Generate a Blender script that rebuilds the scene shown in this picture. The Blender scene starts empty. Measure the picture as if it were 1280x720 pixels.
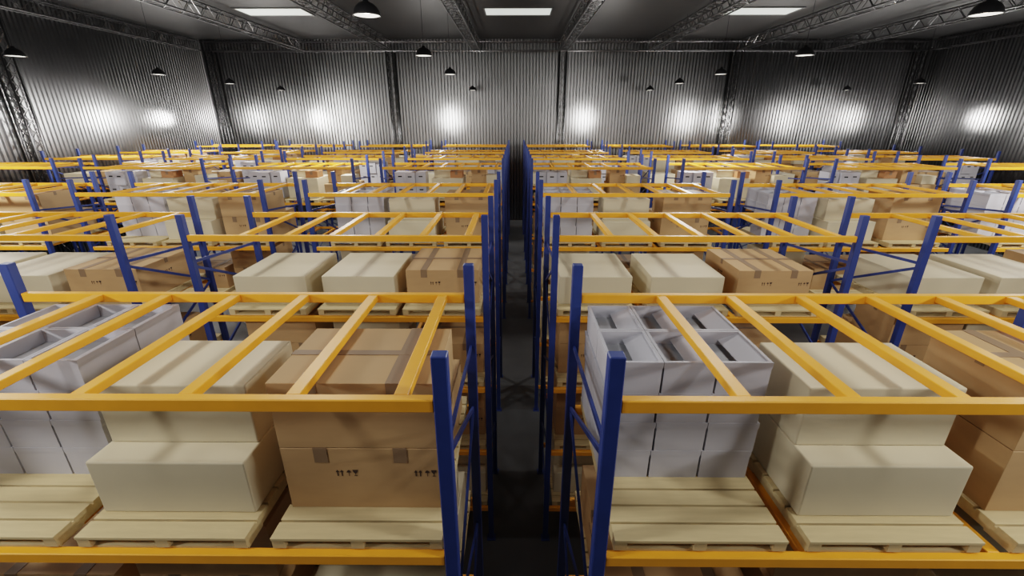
import bpy, bmesh, math, random
from mathutils import Vector
random.seed(7)
C = bpy.context.scene.collection
H = 4.72                      # camera height above the floor

# ------------------------------------------------------------------ materials
def mat(name, base, rough=.5, metal=0., noise=0., nscale=6., bump=0., emit=None, estr=0., spec=.5, stretch=None, bscale=None):
    m = bpy.data.materials.new(name); m.use_nodes = True
    nt = m.node_tree; b = nt.nodes['Principled BSDF']
    b.inputs['Base Color'].default_value = (*base, 1)
    b.inputs['Roughness'].default_value = rough
    b.inputs['Metallic'].default_value = metal
    b.inputs['Specular IOR Level'].default_value = spec
    if emit:
        b.inputs['Emission Color'].default_value = (*emit, 1)
        b.inputs['Emission Strength'].default_value = estr
    if noise or bump:
        tc = nt.nodes.new('ShaderNodeTexCoord')
        mp = nt.nodes.new('ShaderNodeMapping'); nt.links.new(tc.outputs['Object'], mp.inputs['Vector'])
        if stretch: mp.inputs['Scale'].default_value = stretch
        n = nt.nodes.new('ShaderNodeTexNoise'); n.inputs['Scale'].default_value = nscale; n.inputs['Detail'].default_value = 4
        nt.links.new(mp.outputs['Vector'], n.inputs['Vector'])
        if noise:
            r = nt.nodes.new('ShaderNodeValToRGB')
            r.color_ramp.elements[0].position = .3; r.color_ramp.elements[1].position = .72
            r.color_ramp.elements[0].color = (*[c*(1-noise) for c in base], 1)
            r.color_ramp.elements[1].color = (*[min(1, c*(1+noise)) for c in base], 1)
            nt.links.new(n.outputs['Fac'], r.inputs['Fac']); nt.links.new(r.outputs['Color'], b.inputs['Base Color'])
        if bump:
            n2 = nt.nodes.new('ShaderNodeTexNoise'); n2.inputs['Scale'].default_value = bscale or nscale*6
            nt.links.new(mp.outputs['Vector'], n2.inputs['Vector'])
            bp = nt.nodes.new('ShaderNodeBump'); bp.inputs['Strength'].default_value = bump; bp.inputs['Distance'].default_value = .01
            nt.links.new(n2.outputs['Fac'], bp.inputs['Height']); nt.links.new(bp.outputs['Normal'], b.inputs['Normal'])
    return m

M = dict(
    orange = mat('orange powder coat', (.86, .375, .03), .42, noise=.05, nscale=9),
    blue   = mat('blue powder coat', (.026, .05, .205), .45, noise=.08, nscale=9),
    beige  = mat('beige card', (.62, .55, .395), .62, noise=.03, nscale=3),
    brown  = mat('brown cardboard', (.47, .30, .15), .68, noise=.05, nscale=4, stretch=(1, 1, 4)),
    rust   = mat('red brown cardboard', (.40, .19, .08), .68, noise=.06, nscale=4),
    tape   = mat('brown parcel tape', (.24, .16, .095), .6),
    ink    = mat('black ink', (.06, .035, .025), .7),
    white  = mat('white bin plastic', (.47, .47, .52), .5, noise=.03, nscale=4),
    binin  = mat('bin floor shade grey', (.36, .37, .40), .6),  # grey mostly paints in the shade at the bottom of the white bins
    wood   = mat('pale pallet wood', (.58, .465, .26), .7, noise=.08, nscale=5, stretch=(1, 9, 9), bump=.1),
    wall   = mat('dark corrugated steel', (.30, .30, .305), .2, metal=1., noise=.06, nscale=.6),
    ceil   = mat('dark ceiling sheet', (.016, .016, .0165), .5, metal=0., spec=.35, noise=.06, nscale=.5),
    floor  = mat('dark grey concrete', (.085, .089, .094), .5, noise=.25, nscale=.9, bump=.05),
    steel  = mat('dark painted steel', (.13, .13, .134), .3, metal=1., noise=.06, nscale=3),
    lampm  = mat('black enamel', (.006, .006, .007), .55, spec=.2),
    lampin = mat('white lamp lining', (.8, .8, .78), .4, emit=(1, .95, .88), estr=.9),
    bulb   = mat('lamp bulb', (1, 1, 1), .4, emit=(1, .90, .74), estr=9.),
    sky    = mat('skylight pane', (.7, .74, .7), .5, emit=(.80, .87, .82), estr=.62),
    alu    = mat('skylight frame', (.12, .12, .12), .4, metal=.7),
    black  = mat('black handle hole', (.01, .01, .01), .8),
)

def steel_sheet(m, col, rough):
    """sheet metal with a clean-edged (Beckmann) highlight"""
    nt = m.node_tree; g = nt.nodes.new('ShaderNodeBsdfAnisotropic'); g.distribution = 'BECKMANN'
    g.inputs['Roughness'].default_value = rough
    ramp = next(n for n in nt.nodes if n.type == 'VALTORGB')
    for e, f in zip(ramp.color_ramp.elements, (.93, 1.07)): e.color = (*[c*f for c in col], 1)
    nt.links.new(ramp.outputs['Color'], g.inputs['Color'])
    out = next(n for n in nt.nodes if n.type == 'OUTPUT_MATERIAL'); nt.links.new(g.outputs[0], out.inputs['Surface'])
steel_sheet(M['wall'], (.21, .21, .214), .32)

# ------------------------------------------------------------------ mesh helpers
class MB:
    def __init__(s): s.v = []; s.f = []
    def box(s, x0, x1, y0, y1, z0, z1):
        n = len(s.v)
        s.v += [(x0,y0,z0),(x1,y0,z0),(x1,y1,z0),(x0,y1,z0),(x0,y0,z1),(x1,y0,z1),(x1,y1,z1),(x0,y1,z1)]
        s.f += [tuple(n+i for i in q) for q in ((0,3,2,1),(4,5,6,7),(0,1,5,4),(1,2,6,5),(2,3,7,6),(3,0,4,7))]
        return s
    def bar(s, p, q, w, h=None, up=(0, 0, 1)):
        h = h or w; p = Vector(p); q = Vector(q); d = (q-p).normalized(); up = Vector(up)
        if abs(d.dot(up)) > .98: up = Vector((0, 1, 0))
        a = d.cross(up).normalized(); b = a.cross(d).normalized(); n = len(s.v)
        for e in (p, q):
            for i, j in ((-1,-1),(1,-1),(1,1),(-1,1)): s.v.append(tuple(e + a*(i*w/2) + b*(j*h/2)))
        s.f += [tuple(n+i for i in t) for t in ((0,1,2,3),(7,6,5,4),(0,4,5,1),(1,5,6,2),(2,6,7,3),(3,7,4,0))]
        return s
    def tube(s, p, q, r, k=8):
        p = Vector(p); q = Vector(q); d = (q-p).normalized(); up = Vector((0,0,1))
        if abs(d.z) > .9: up = Vector((1,0,0))
        a = d.cross(up).normalized(); b = a.cross(d); n = len(s.v)
        for e in (p, q):
            for i in range(k):
                t = 2*math.pi*i/k; s.v.append(tuple(e + a*r*math.cos(t) + b*r*math.sin(t)))
        for i in range(k): s.f.append((n+i, n+(i+1) % k, n+k+(i+1) % k, n+k+i))
        s.f.append(tuple(n+i for i in reversed(range(k)))); s.f.append(tuple(n+k+i for i in range(k)))
        return s
    def lathe(s, prof, k=24):
        n = len(s.v); m = len(prof)
        for r, z in prof:
            for i in range(k):
                t = 2*math.pi*i/k; s.v.append((r*math.cos(t), r*math.sin(t), z))
        for j in range(m-1):
            for i in range(k):
                s.f.append((n+j*k+i, n+j*k+(i+1) % k, n+(j+1)*k+(i+1) % k, n+(j+1)*k+i))
        return s
    def poly(s, pts): n = len(s.v); s.v += list(pts); s.f.append(tuple(range(n, n+len(pts)))); return s
    def build(s, name, m, parent=None, bevel=0., smooth=False, seg=1):
        me = bpy.data.meshes.new(name); me.from_pydata(s.v, [], s.f)
        bm = bmesh.new(); bm.from_mesh(me)
        bmesh.ops.recalc_face_normals(bm, faces=bm.faces)
        if bevel: bmesh.ops.bevel(bm, geom=list(bm.edges), offset=bevel, segments=seg, affect='EDGES', profile=.5)
        bm.to_mesh(me); bm.free(); me.materials.append(m)
        if smooth:
            for p in me.polygons: p.use_smooth = True
        o = bpy.data.objects.new(name, me); C.objects.link(o)
        if parent: o.parent = parent
        return o

def empty(name, loc=(0, 0, 0)):
    o = bpy.data.objects.new(name, None); o.empty_display_size = .1; C.objects.link(o); o.location = loc; return o
def tag(o, label=None, cat=None, group=None, kind=None):
    if label: o['label'] = label
    if cat: o['category'] = cat
    if group: o['group'] = group
    if kind: o['kind'] = kind
    return o
KIDS = {}
def kids(o):
    if o.name not in KIDS: KIDS[o.name] = list(o.children)
    return KIDS[o.name]
def copy_tree(o, parent=None):
    c = o.copy(); C.objects.link(c)
    if parent: c.parent = parent
    for ch in kids(o): copy_tree(ch, c)
    return c
used = set()
def place(proto, loc, label, cat, group, rz=0.):
    if proto.name in used: o = copy_tree(proto)
    else: kids(proto); used.add(proto.name); o = proto
    o.location = loc; o.rotation_euler = (0, 0, rz)
    return tag(o, label, cat, group)

# ------------------------------------------------------------------ the hall
XL, XR, YF, YB, CEIL = -14.1, 18.3, -6.0, 22.3, H+3.36
MB().box(XL-.3, XR+.3, YF-.3, YB+.3, -.1, 0).build('floor', M['floor'])
MB().box(XL-.3, XR+.3, YF-.3, YB+.3, CEIL, CEIL+.1).build('ceiling', M['ceil'])
def corrugated(name, a, b, nrm, pitch=.143, depth=.05):
    """trapezoid sheet from a to b, ribs standing out along nrm"""
    mb = MB(); a = Vector(a); b = Vector(b); L = (b-a).length; d = (b-a)/L; n = Vector(nrm); pts = []; t = 0
    while t < L:
        for u, h in ((0, 0), (.12, 0), (.28, 1), (.84, 1)):
            if t+u*pitch < L: pts.append(a + d*(t+u*pitch) + n*(h*depth))
        t += pitch
    pts.append(b)
    for p in pts: mb.v += [(p.x, p.y, 0), (p.x, p.y, CEIL)]
    for i in range(len(pts)-1): mb.f.append((2*i, 2*i+2, 2*i+3, 2*i+1))
    return mb.build(name, M['wall'])
corrugated('wall_back', (XL, YB, 0), (XR, YB, 0), (0, -1, 0))
corrugated('wall_left', (XL, YF, 0), (XL, YB, 0), (1, 0, 0))
corrugated('wall_right', (XR, YF, 0), (XR, YB, 0), (-1, 0, 0))
corrugated('wall_front', (XL, YF, 0), (XR, YF, 0), (0, 1, 0))
for n in ('floor', 'ceiling', 'wall_back', 'wall_left', 'wall_right', 'wall_front'): tag(bpy.data.objects[n], kind='structure')

# skylights
for i, x in enumerate((0.08, -7.95, 8.05)):
    w = MB()
    for a in ((-1.12, 1.12, -.56, -.5), (-1.12, 1.12, .5, .56), (-1.12, -1.07, -.5, .5), (1.07, 1.12, -.5, .5)): w.box(*a, -.03, 0)
    fr = w.build('window_%d' % (i+1), M['alu']); fr.location = (x, 16.9, CEIL); tag(fr, kind='structure')
    MB().box(-1.07, 1.07, -.5, .5, -.015, -.004).build('pane', M['sky'], fr)

# lattice trusses and columns (four chords, zigzag lacing on the faces)
def lattice(name, L, w, h, axis, step, cr=.024, lr=.009):
    root = empty(name)
    def P(t, i, j): return {'y': (i*w/2, t, j*h/2), 'x': (t, i*w/2, j*h/2), 'z': (i*w/2, j*h/2, t)}[axis]
    cs = ((-1, -1), (1, -1), (1, 1), (-1, 1))
    for i, j in cs: MB().tube(P(0, i, j), P(L, i, j), cr, 8).build('chord', M['steel'], root, smooth=True)
    lac = MB(); n = max(2, round(L/step)); s = L/n
    for k in range(n):
        for q in range(4):
            a, b = cs[q], cs[(q+1) % 4]
            if (k+q) % 2: a, b = b, a
            lac.bar(P(k*s, *a), P((k+1)*s, *b), lr*1.6)
            if axis == 'z': lac.bar(P(k*s, *b), P((k+1)*s, *a), lr*1.4)
            elif q % 2 == 0: lac.bar(P(k*s, *a), P(k*s, *b), lr*1.4)
    lac.build('lacing', M['steel'], root)
    return root
zt = H+3.04
SX = 3.83; CX = 2.10
ords = ['first', 'second', 'third', 'fourth', 'fifth', 'sixth', 'seventh']
tr = lattice('roof_truss', YB+5.4-.5, .34, .36, 'y', .36)
for n, k in enumerate(range(-3, 4)):
    place(tr, (CX+k*SX, -5.4, zt), 'dark steel lattice truss under the roof running front to back, %s from the left wall' % ords[n], 'roof truss', 'roof trusses running to the back wall')
wt = lattice('roof_truss', XR-XL-.7, .26, .36, 'x', .40)
place(wt, (XL+.35, YB-.25, zt), 'long dark steel lattice truss along the top of the back wall', 'roof truss', None)
sw = lattice('roof_truss', YB+5.4-.5, .26, .36, 'y', .40)
place(sw, (XL+.24, -5.4, zt), 'dark steel lattice truss along the top of the left wall', 'roof truss', None)
place(sw, (XR-.24, -5.4, zt), 'dark steel lattice truss along the top of the right wall', 'roof truss', None)
col = lattice('lattice_column', H+2.84, .30, .26, 'z', .30, .026, .010)
cl = ['far left corner of the back wall', 'back wall, left of the central aisle', 'back wall, just right of the central aisle',
      'back wall, right of the middle', 'far right corner of the back wall']
for n, k in enumerate((-4, -2, 0, 2, 4)):
    x = CX+k*SX + (-.32 if k == -4 else .40 if k == 4 else 0)
    place(col, (x, YB-.25, 0), 'dark steel lattice column on the ' + cl[n], 'column', 'lattice columns along the walls')
place(col, (XL+.26, 13.35, 0), 'dark steel lattice column standing against the left wall', 'column', 'lattice columns along the walls', math.pi/2)

# pendant lamps
lamp = empty('pendant_lamp')
out = [(.010, .19), (.028, .188), (.032, .165), (.05, .152), (.09, .135), (.13, .10), (.157, .055), (.168, .018), (.172, 0)]
MB().lathe(out + [(.166, 0.0), (.160, .012)]).build('lamp_shade', M['lampm'], lamp, smooth=True)
MB().lathe([(.166, .001), (.162, .016), (.150, .053), (.124, .095), (.085, .127), (.03, .142), (.002, .144)]).build('shade_lining', M['lampin'], lamp, smooth=True)
MB().lathe([(.002, .02), (.03, .026), (.045, .045), (.045, .065), (.028, .09), (.02, .12), (.002, .125)], 16).build('bulb', M['bulb'], lamp, smooth=True)
MB().tube((0, 0, .188), (0, 0, CEIL-H-1.22), .004).build('cord', M['lampm'], lamp)
lampcols = [(-10.2, 'outer left racks', (10.1, 14.0, 17.4, 21.1)), (-1.86, 'first left racks', (6.4, 10.1, 14.0, 21.1)),
            (5.82, 'second right racks', (6.4, 10.1, 14.0, 17.4, 21.1)), (14.3, 'outer right racks', (17.4, 21.1))]
for x, nm, ys in lampcols:
    for i, y in enumerate(ys):
        place(lamp, (x, y, H+1.22), 'black dome pendant lamp, %s nearest the camera in the line over the %s' % (ords[i], nm), 'lamp', 'pendant lamps hanging from the roof')

# ------------------------------------------------------------------ pallet racks
UL, UD, UW, UT = 2.82, 1.135, .06, .055
BT = [H-.985-.81*k for k in range(5)]         # tops of the beams of each level
TOP = H-.797
def make_rack(levels):
    r = empty('pallet_rack')
    for x in (0, UL-UW):
        for y, s in ((0, 1), (UD-UT, -1)):
            u = MB(); yb = y if s > 0 else y+UT-.012       # channel: web towards the outside, two flanges
            u.box(x, x+UW, y, y+UT, .008, TOP)
            uo = u.build('upright', M['blue'], r, bevel=.004)
            MB().box(x-.02, x+UW+.02, y-.02, y+UT+.02, 0, .008).build('foot_plate', M['blue'], uo)
        xm = x+UW/2; a = UT; b = UD-UT
        MB().bar((xm, a, H-1.25), (xm, b, H-1.335), .014, .026).build('brace', M['blue'], r)
        f, g = H-1.285, H-1.80
        zs = [H-1.285-.515*i for i in range(7)]
        for i in range(6):
            y0, y1 = (a, b) if i % 2 == 0 else (b, a)
            MB().bar((xm, y0, zs[i]-.012), (xm, y1, zs[i+1]+.012), .014, .026).build('brace', M['blue'], r)
    for k in levels:
        z = BT[k]
        for y in (.004, UD-.046):
            MB().box(UW, UL-UW, y, y+.042, z-.056, z).build('beam', M['orange'], r, bevel=.004)
        for i in range(6):
            x = UW+.06+.418*(i+1)
            MB().box(x-.028, x+.028, .046, UD-.046, z-.040, z-.002).build('crossbar', M['orange'], r, bevel=.003)
    return r
ROWY = [1.41, 3.9525, 6.495, 10.34, 12.88, 15.42, 19.26]
ROWN = ['front row', 'second row', 'third row', 'fourth row', 'fifth row', 'sixth row', 'back row']
COLN = ['first', 'second', 'third', 'fourth']
def ux(side, k): return .048+.294+k*3.4028 if side > 0 else .048-.294-UL-k*3.4028
rackA = make_rack(range(5)); rackB = make_rack(range(3))
UNITS = []
for r in range(7):
    for side in (-1, 1):
        for k in range(4):
            if (r == 0 and k > 1) or (r == 1 and k > 2): continue
            UNITS.append((r, side, k))
for r, side, k in UNITS:
    lr = 'left' if side < 0 else 'right'
    p = rackA if (k == 0 and r < 5) or r == 0 else rackB
    place(p, (ux(side, k), ROWY[r], 0), 'blue and orange pallet rack, %s to the %s of the central aisle, %s' % (COLN[k], lr, ROWN[r]), 'pallet rack', 'pallet racks in rows')

# ------------------------------------------------------------------ goods
PW, PD, PH = .76, 1.09, .072
def make_pallet():
    p = empty('wooden_pallet')
    nb = 11; bw = .0885; gap = (PD-nb*bw)/(nb-1)
    for i in range(nb):
        y = -PD/2+i*(bw+gap)
        MB().box(-PW/2, PW/2, y, y+bw, PH-.016, PH).build('deck_board', M['wood'], p, bevel=.0015)
    for x in (-PW/2+.002, -.028, PW/2-.058):
        MB().box(x, x+.056, -PD/2+.004, PD/2-.004, .011, PH-.016).build('stringer', M['wood'], p)
    for y in (-PD/2+.012, -.06, PD/2-.132):
        MB().box(-PW/2+.002, PW/2-.002, y, y+.12, 0, .011).build('bottom_board', M['wood'], p)
    return p
def make_pallet_far():
    p = empty('wooden_pallet')
    MB().box(-PW/2, PW/2, -PD/2, PD/2, PH-.02, PH).build('deck', M['wood'], p)
    for x in (-PW/2, -.045, PW/2-.09): MB().box(x, x+.09, -PD/2+.004, PD/2-.004, 0, PH-.02).build('skid_board', M['wood'], p)
    return p
def make_carton(w, d, h, name='cardboard_carton', m='brown', marks=True, runs=(0,)):
    c = empty(name)
    MB().box(-w/2, w/2, -d/2, d/2, 0, h).build('body', M[m], c, bevel=.0016, seg=1)
    e = .0022; s = .031; fl = .078
    for c0 in runs:
        t = MB(); t.box(c0-s, c0+s, -d/2-e, d/2+e, h, h+e)
        t.box(c0-s, c0+s, -d/2-e, -d/2, h-fl, h); t.box(c0-s, c0+s, d/2, d/2+e, h-fl, h)
        t.build('tape', M['tape'], c)
    x = MB(); x.box(-w/2-e, w/2+e, -.022, .022, h+.0003, h+e*1.3)
    for q in (-1, 1): x.box(*(sorted((q*w/2, q*(w/2+e)))), -.022, .022, h-.05, h)
    x.build('cross_tape', M['tape'], c)
    if marks:
        def icons(T):
            k = MB(); z0 = h-.155
            def P(*uv): k.poly([T(u, z0+v) for u, v in uv])
            for u in (0, .02):                                         # two upright arrows
                P((u+.004, 0), (u+.009, 0), (u+.009, .024), (u+.004, .024)); P((u-.002, .022), (u+.015, .022), (u+.0065, .036))
            u = .048                                                   # umbrella
            P((u, .020), (u+.022, .020), (u+.018, .030), (u+.011, .035), (u+.004, .030)); P((u+.0095, 0), (u+.0125, 0), (u+.0125, .022), (u+.0095, .022))
            u = .076                                                   # glass
            P((u, .036), (u+.026, .036), (u+.022, .022), (u+.013, .013), (u+.004, .022)); P((u+.0115, .002), (u+.0145, .002), (u+.0145, .015), (u+.0115, .015)); P((u+.006, 0), (u+.020, 0), (u+.020, .004), (u+.006, .004))
            return k
        for c0 in runs: icons(lambda u, v: (c0+u+.058, -d/2-.0015, v)).build('handling_marks', M['ink'], c)
        icons(lambda u, v: (w/2+.0015, u-.05, v)).build('handling_marks', M['ink'], c)
        icons(lambda u, v: (-w/2-.0015, .05-u, v)).build('handling_marks', M['ink'], c)
    return c
def make_box(w, d, h, m, name):
    o = empty(name)
    MB().box(-w/2, w/2, -d/2, d/2, 0, h-.004).build('body', M[m], o, bevel=.006, seg=2)
    l = MB(); l.box(-w/2, -.0012, -d/2, d/2, h-.004, h); l.box(.0012, w/2, -d/2, d/2, h-.004, h)
    l.build('lid_flap', M[m], o)
    return o
def make_solid(w, d, h, m, name): return MB().box(-w/2, w/2, -d/2, d/2, 0, h).build(name, M[m], None, bevel=.007, seg=2)
BW, BDp, BH = .252, .338, .168
def make_bin():
    """open-topped white bin: tapered shell, thicker rim, floor coloured grey for the shade inside"""
    o = empty('storage_bin'); t = .015
    b = MB(); w, d, h, g, z1 = BW/2-.001, BDp/2-.001, BH, .0035, .095
    i0, j0 = w-t, d-t
    def ring(x, y, z): return [(-x,-y,z),(x,-y,z),(x,y,z),(-x,y,z)]
    b.v = ring(w-g*1.2, d-.0012, 0) + ring(w-g, d-.0008, h-.04) + ring(w, d, h-.024) + ring(w, d, h) + ring(i0, j0, h) + ring(i0-.004, j0-.004, z1)
    b.f = [(3, 2, 1, 0)]
    for k in range(5):
        for i in range(4): b.f.append((4*k+i, 4*k+(i+1) % 4, 4*k+4+(i+1) % 4, 4*k+4+i))
    b.build('shell', M['white'], o)
    fl = MB()
    fl.v = [(i0*.08,-j0+.002,h-.046),(i0-.0005,-j0+.002,h-.008),(i0-.0005,j0-.002,h-.008),(i0*.08,j0-.002,h-.046)]
    fl.v += [(x, y, z-.004) for x, y, z in fl.v]
    fl.f = [(0,1,2,3),(7,6,5,4),(0,4,5,1),(1,5,6,2),(2,6,7,3),(3,7,4,0)]
    fl.build('flap', M['white'], o)
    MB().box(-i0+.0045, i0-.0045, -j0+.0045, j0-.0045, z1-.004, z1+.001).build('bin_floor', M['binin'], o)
    return o
def make_archive(w, d, h):
    o = empty('archive_box')
    MB().box(-w/2, w/2, -d/2, d/2, 0, h).build('body', M['white'], o, bevel=.004)
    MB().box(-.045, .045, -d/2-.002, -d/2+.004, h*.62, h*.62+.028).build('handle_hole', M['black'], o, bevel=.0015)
    return o
palN = make_pallet(); palF = make_pallet_far()
cart_lo = make_carton(.718, .80, .345, runs=(-.18, .18)); cart_up = make_carton(.718, .53, .335, marks=False, runs=(-.18, .18)); cart_half = make_carton(.355, .5, .31); cart_big = make_carton(.71, .72, .33)
beige_lo = make_solid(.715, .83, .29, 'beige', 'beige_box'); beige_up = make_solid(.70, .44, .315, 'beige', 'beige_box')
beige_tall = make_solid(.71, .80, .46, 'beige', 'beige_box'); beige_small = make_solid(.32, .34, .19, 'beige', 'small_box')
beige_half = make_solid(.40, .5, .16, 'beige', 'beige_box')
rust_small = make_carton(.28, .32, .15, 'small_carton', 'rust', False)
binp = make_bin(); arch = make_archive(.235, .36, .30)

SH = ['top beams', 'upper shelf', 'middle shelf', 'lower shelf', 'bottom shelf']
POS = ['left', 'middle', 'right']
TIER = ['bottom tier', 'second tier', 'third tier', 'top tier']
def rk(r, side, k): return '%s rack %s of aisle, %s' % (COLN[k], 'left' if side < 0 else 'right', ROWN[r])

def load(kind, i, level, r, side, k, xc):
    """a pallet (place i in the bay, centre xc) and what stands on it"""
    z = BT[level]+.001; y = ROWY[r]+UD/2+.005; where = rk(r, side, k); sh = SH[level]; ps = POS[i]
    onw = {'bins': 'white bins', 'beige2': 'beige boxes', 'beige1': 'beige box', 'cart4': 'brown cartons', 'cart2': 'low cartons',
           'arch': 'white boxes', 'mixb': 'mixed boxes', 'mixc': 'mixed cartons'}[kind]
    place(palN if r < 3 else palF, (xc, y, z), 'pallet under %s, %s, %s of %s' % (onw, sh, ps, where), 'pallet', 'wooden pallets on the racks')
    zt = z+PH+.0005; yf = ROWY[r]
    L = '%s, %s' % (sh, where)
    if kind == 'bins':
        JT = [random.uniform(-.009, .009) for _ in range(4)]
        for tier in range(4):
            for c in range(3):
                for dd in range(2):
                    if dd == 1 and c == 1 and tier < 3: continue
                    if r > 0 and dd == 1 and tier < 2: continue
                    jx = JT[tier]
                    place(binp, (xc+(c-1)*BW*1.004+jx, yf+.40+BDp/2+dd*BDp*1.01, zt+tier*BH+.0006*tier),
                          'white bin, %s %s, %s, %s' % ('back' if dd else 'front', POS[c], TIER[tier], where), 'bin', 'white open bins in stacks')
    elif kind == 'beige2':
        place(beige_lo, (xc, yf+.165+.415, zt), 'large lower beige box of a stack, %s' % L, 'box', 'beige boxes on pallets')
        place(beige_up, (xc+random.uniform(-.006, .012), yf+.30+.22, zt+.291), 'upper beige box of a stack, %s' % L, 'box', 'beige boxes on pallets')
    elif kind == 'beige1':
        place(beige_lo, (xc, yf+.165+.415, zt), 'lone low beige box, %s, %s of %s' % (sh, ps, where), 'box', 'beige boxes on pallets')
    elif kind in ('cart4', 'cart2'):
        place(cart_lo, (xc, yf+.20+.40, zt), '%s brown taped carton, %s, %s of %s' % ('lower' if kind == 'cart4' else 'lone', sh, ps, where), 'carton', 'brown cartons on pallets')
        if kind == 'cart4':
            place(cart_up, (xc, yf+.20+.265, zt+.3486), 'upper brown taped carton, %s, %s of %s' % (sh, ps, where), 'carton', 'brown cartons on pallets')
    elif kind == 'arch':
        for c in range(3):
            for t in (0, 1):
                dy = -.06 if (c == 1 and t == 1) else 0
                place(arch, (xc+(c-1)*.24, yf+.42+dy, zt+t*.3005), 'white box with handle, %s %s, %s' % (('lower', 'upper')[t], POS[c], L), 'archive box', 'white boxes with hand holes')
    elif kind == 'mixb':
        place(beige_tall, (xc, yf+.62, zt), 'tall beige box, %s' % L, 'box', 'beige boxes on pallets')
        place(beige_half, (xc-.14, yf+.72, zt+.461), 'flat beige box on a tall one, %s' % L, 'box', 'beige boxes on pallets')
        place(rust_small, (xc+.208, yf+.45, zt+.461), 'small red brown carton on beige box, %s' % L, 'carton', 'small cartons')
    elif kind == 'mixc':
        place(cart_big, (xc, yf+.56, zt), 'wide brown carton, %s' % L, 'carton', 'brown cartons on pallets')
        place(cart_half, (xc-.15, yf+.66, zt+.334), 'narrow brown carton on a wide one, %s' % L, 'carton', 'brown cartons on pallets')
        place(beige_small, (xc+.192, yf+.42, zt+.334), 'small beige box on brown carton, %s' % L, 'box', 'small beige boxes')
ROWK = [('bins', 'beige2', 'cart4'), ('beige1', 'beige1', 'cart2'), ('bins', 'beige2', 'cart4'), ('arch', 'mixb', 'mixc'),
        ('beige1', 'cart2', 'arch'), ('arch', 'mixb', 'mixc'), ('beige1', 'beige1', 'cart2')]
PX = {-1: (.65, 1.50, 2.37), 1: (.478, 1.33, 2.23)}
for r, side, k in UNITS:
    x0 = ux(side, k)
    if r == 0 and k > 0: continue
    if r == 1 and k > 1: continue
    if r == 2 and k > 2: continue
    jit = [0, 0, 0] if r == 0 else [random.uniform(-.03, .03) for _ in range(3)]
    if not (r == 3 and k == 3):
        for i in range(3): load(ROWK[r][i], i, 0+1, r, side, k, x0+min(2.37, max(.45, PX[side][i]+jit[i])))
    if r < 3 and k <= 1 or (r == 3 and k == 0):
        for i in range(3): load(('cart2', 'cart4', 'beige2')[(i+r) % 3], i, 2, r, side, k, x0+PX[side][i])
    if k == 0 and r in (1, 2, 3):
        i = 2 if side < 0 else 0
        for lv in (3, 4): load(('cart4', 'beige2')[(lv+r) % 2], i, lv, r, side, k, x0+PX[side][i])

# ------------------------------------------------------------------ light
def point(x, y, z, e, rad=.22, col=(1, .97, .92)):
    l = bpy.data.lights.new('hall_light', 'POINT'); l.energy = e; l.shadow_soft_size = rad; l.color = col
    o = bpy.data.objects.new('hall_light', l); C.objects.link(o); o.location = (x, y, z); return o
for x, y, e in ((-4.4, .4, 200), (4.4, .4, 200), (-8, 5.5, 230), (8, 5.5, 230), (-4.2, 11., 220), (4.2, 11., 220), (-11.4, 9.5, 220), (11.4, 9.5, 220),
                (-3.3, 20., 150), (3.5, 20., 150), (-9.9, 20.4, 150), (-10.2, 17., 190), (-11., 14., 190), (-13.3, 19.9, 120), (-12.6, 17.6, 120),
                (8.9, 19.4, 130), (10.6, 19.8, 120), (14., 19.4, 130), (16.8, 17., 170), (17., 20., 120)):
    point(x, y, H+.06, e*(1.35 if y > 13 else 1), .19)
for x, y, e in ((-2.1, .9, 70), (2.1, .9, 70), (-2.4, 4.7, 90), (2.4, 4.7, 90), (-6, 3.6, 60), (6, 3.6, 60)): point(x, y, H+1.1, e, .17)  # added overhead points without fixtures, to brighten the tops of the near loads
w = bpy.data.worlds.new('World'); bpy.context.scene.world = w; w.use_nodes = True
w.node_tree.nodes['Background'].inputs['Color'].default_value = (.05, .05, .055, 1)
w.node_tree.nodes['Background'].inputs['Strength'].default_value = .5

# ------------------------------------------------------------------ camera
cd = bpy.data.cameras.new('camera'); cam = bpy.data.objects.new('camera', cd); C.objects.link(cam)
cd.sensor_width = 36; cd.lens = 556.85*36/1280; cd.clip_start = .05; cd.clip_end = 200
cam.location = (0, 0, H); cam.rotation_euler = (math.pi/2-.3599, 0, .0071)
sc = bpy.context.scene; sc.camera = cam
sc.cycles.use_denoising = True
sc.cycles.max_bounces = 6
sc.view_settings.view_transform = 'Filmic'
sc.view_settings.look = 'Medium High Contrast'
sc.view_settings.exposure = .3
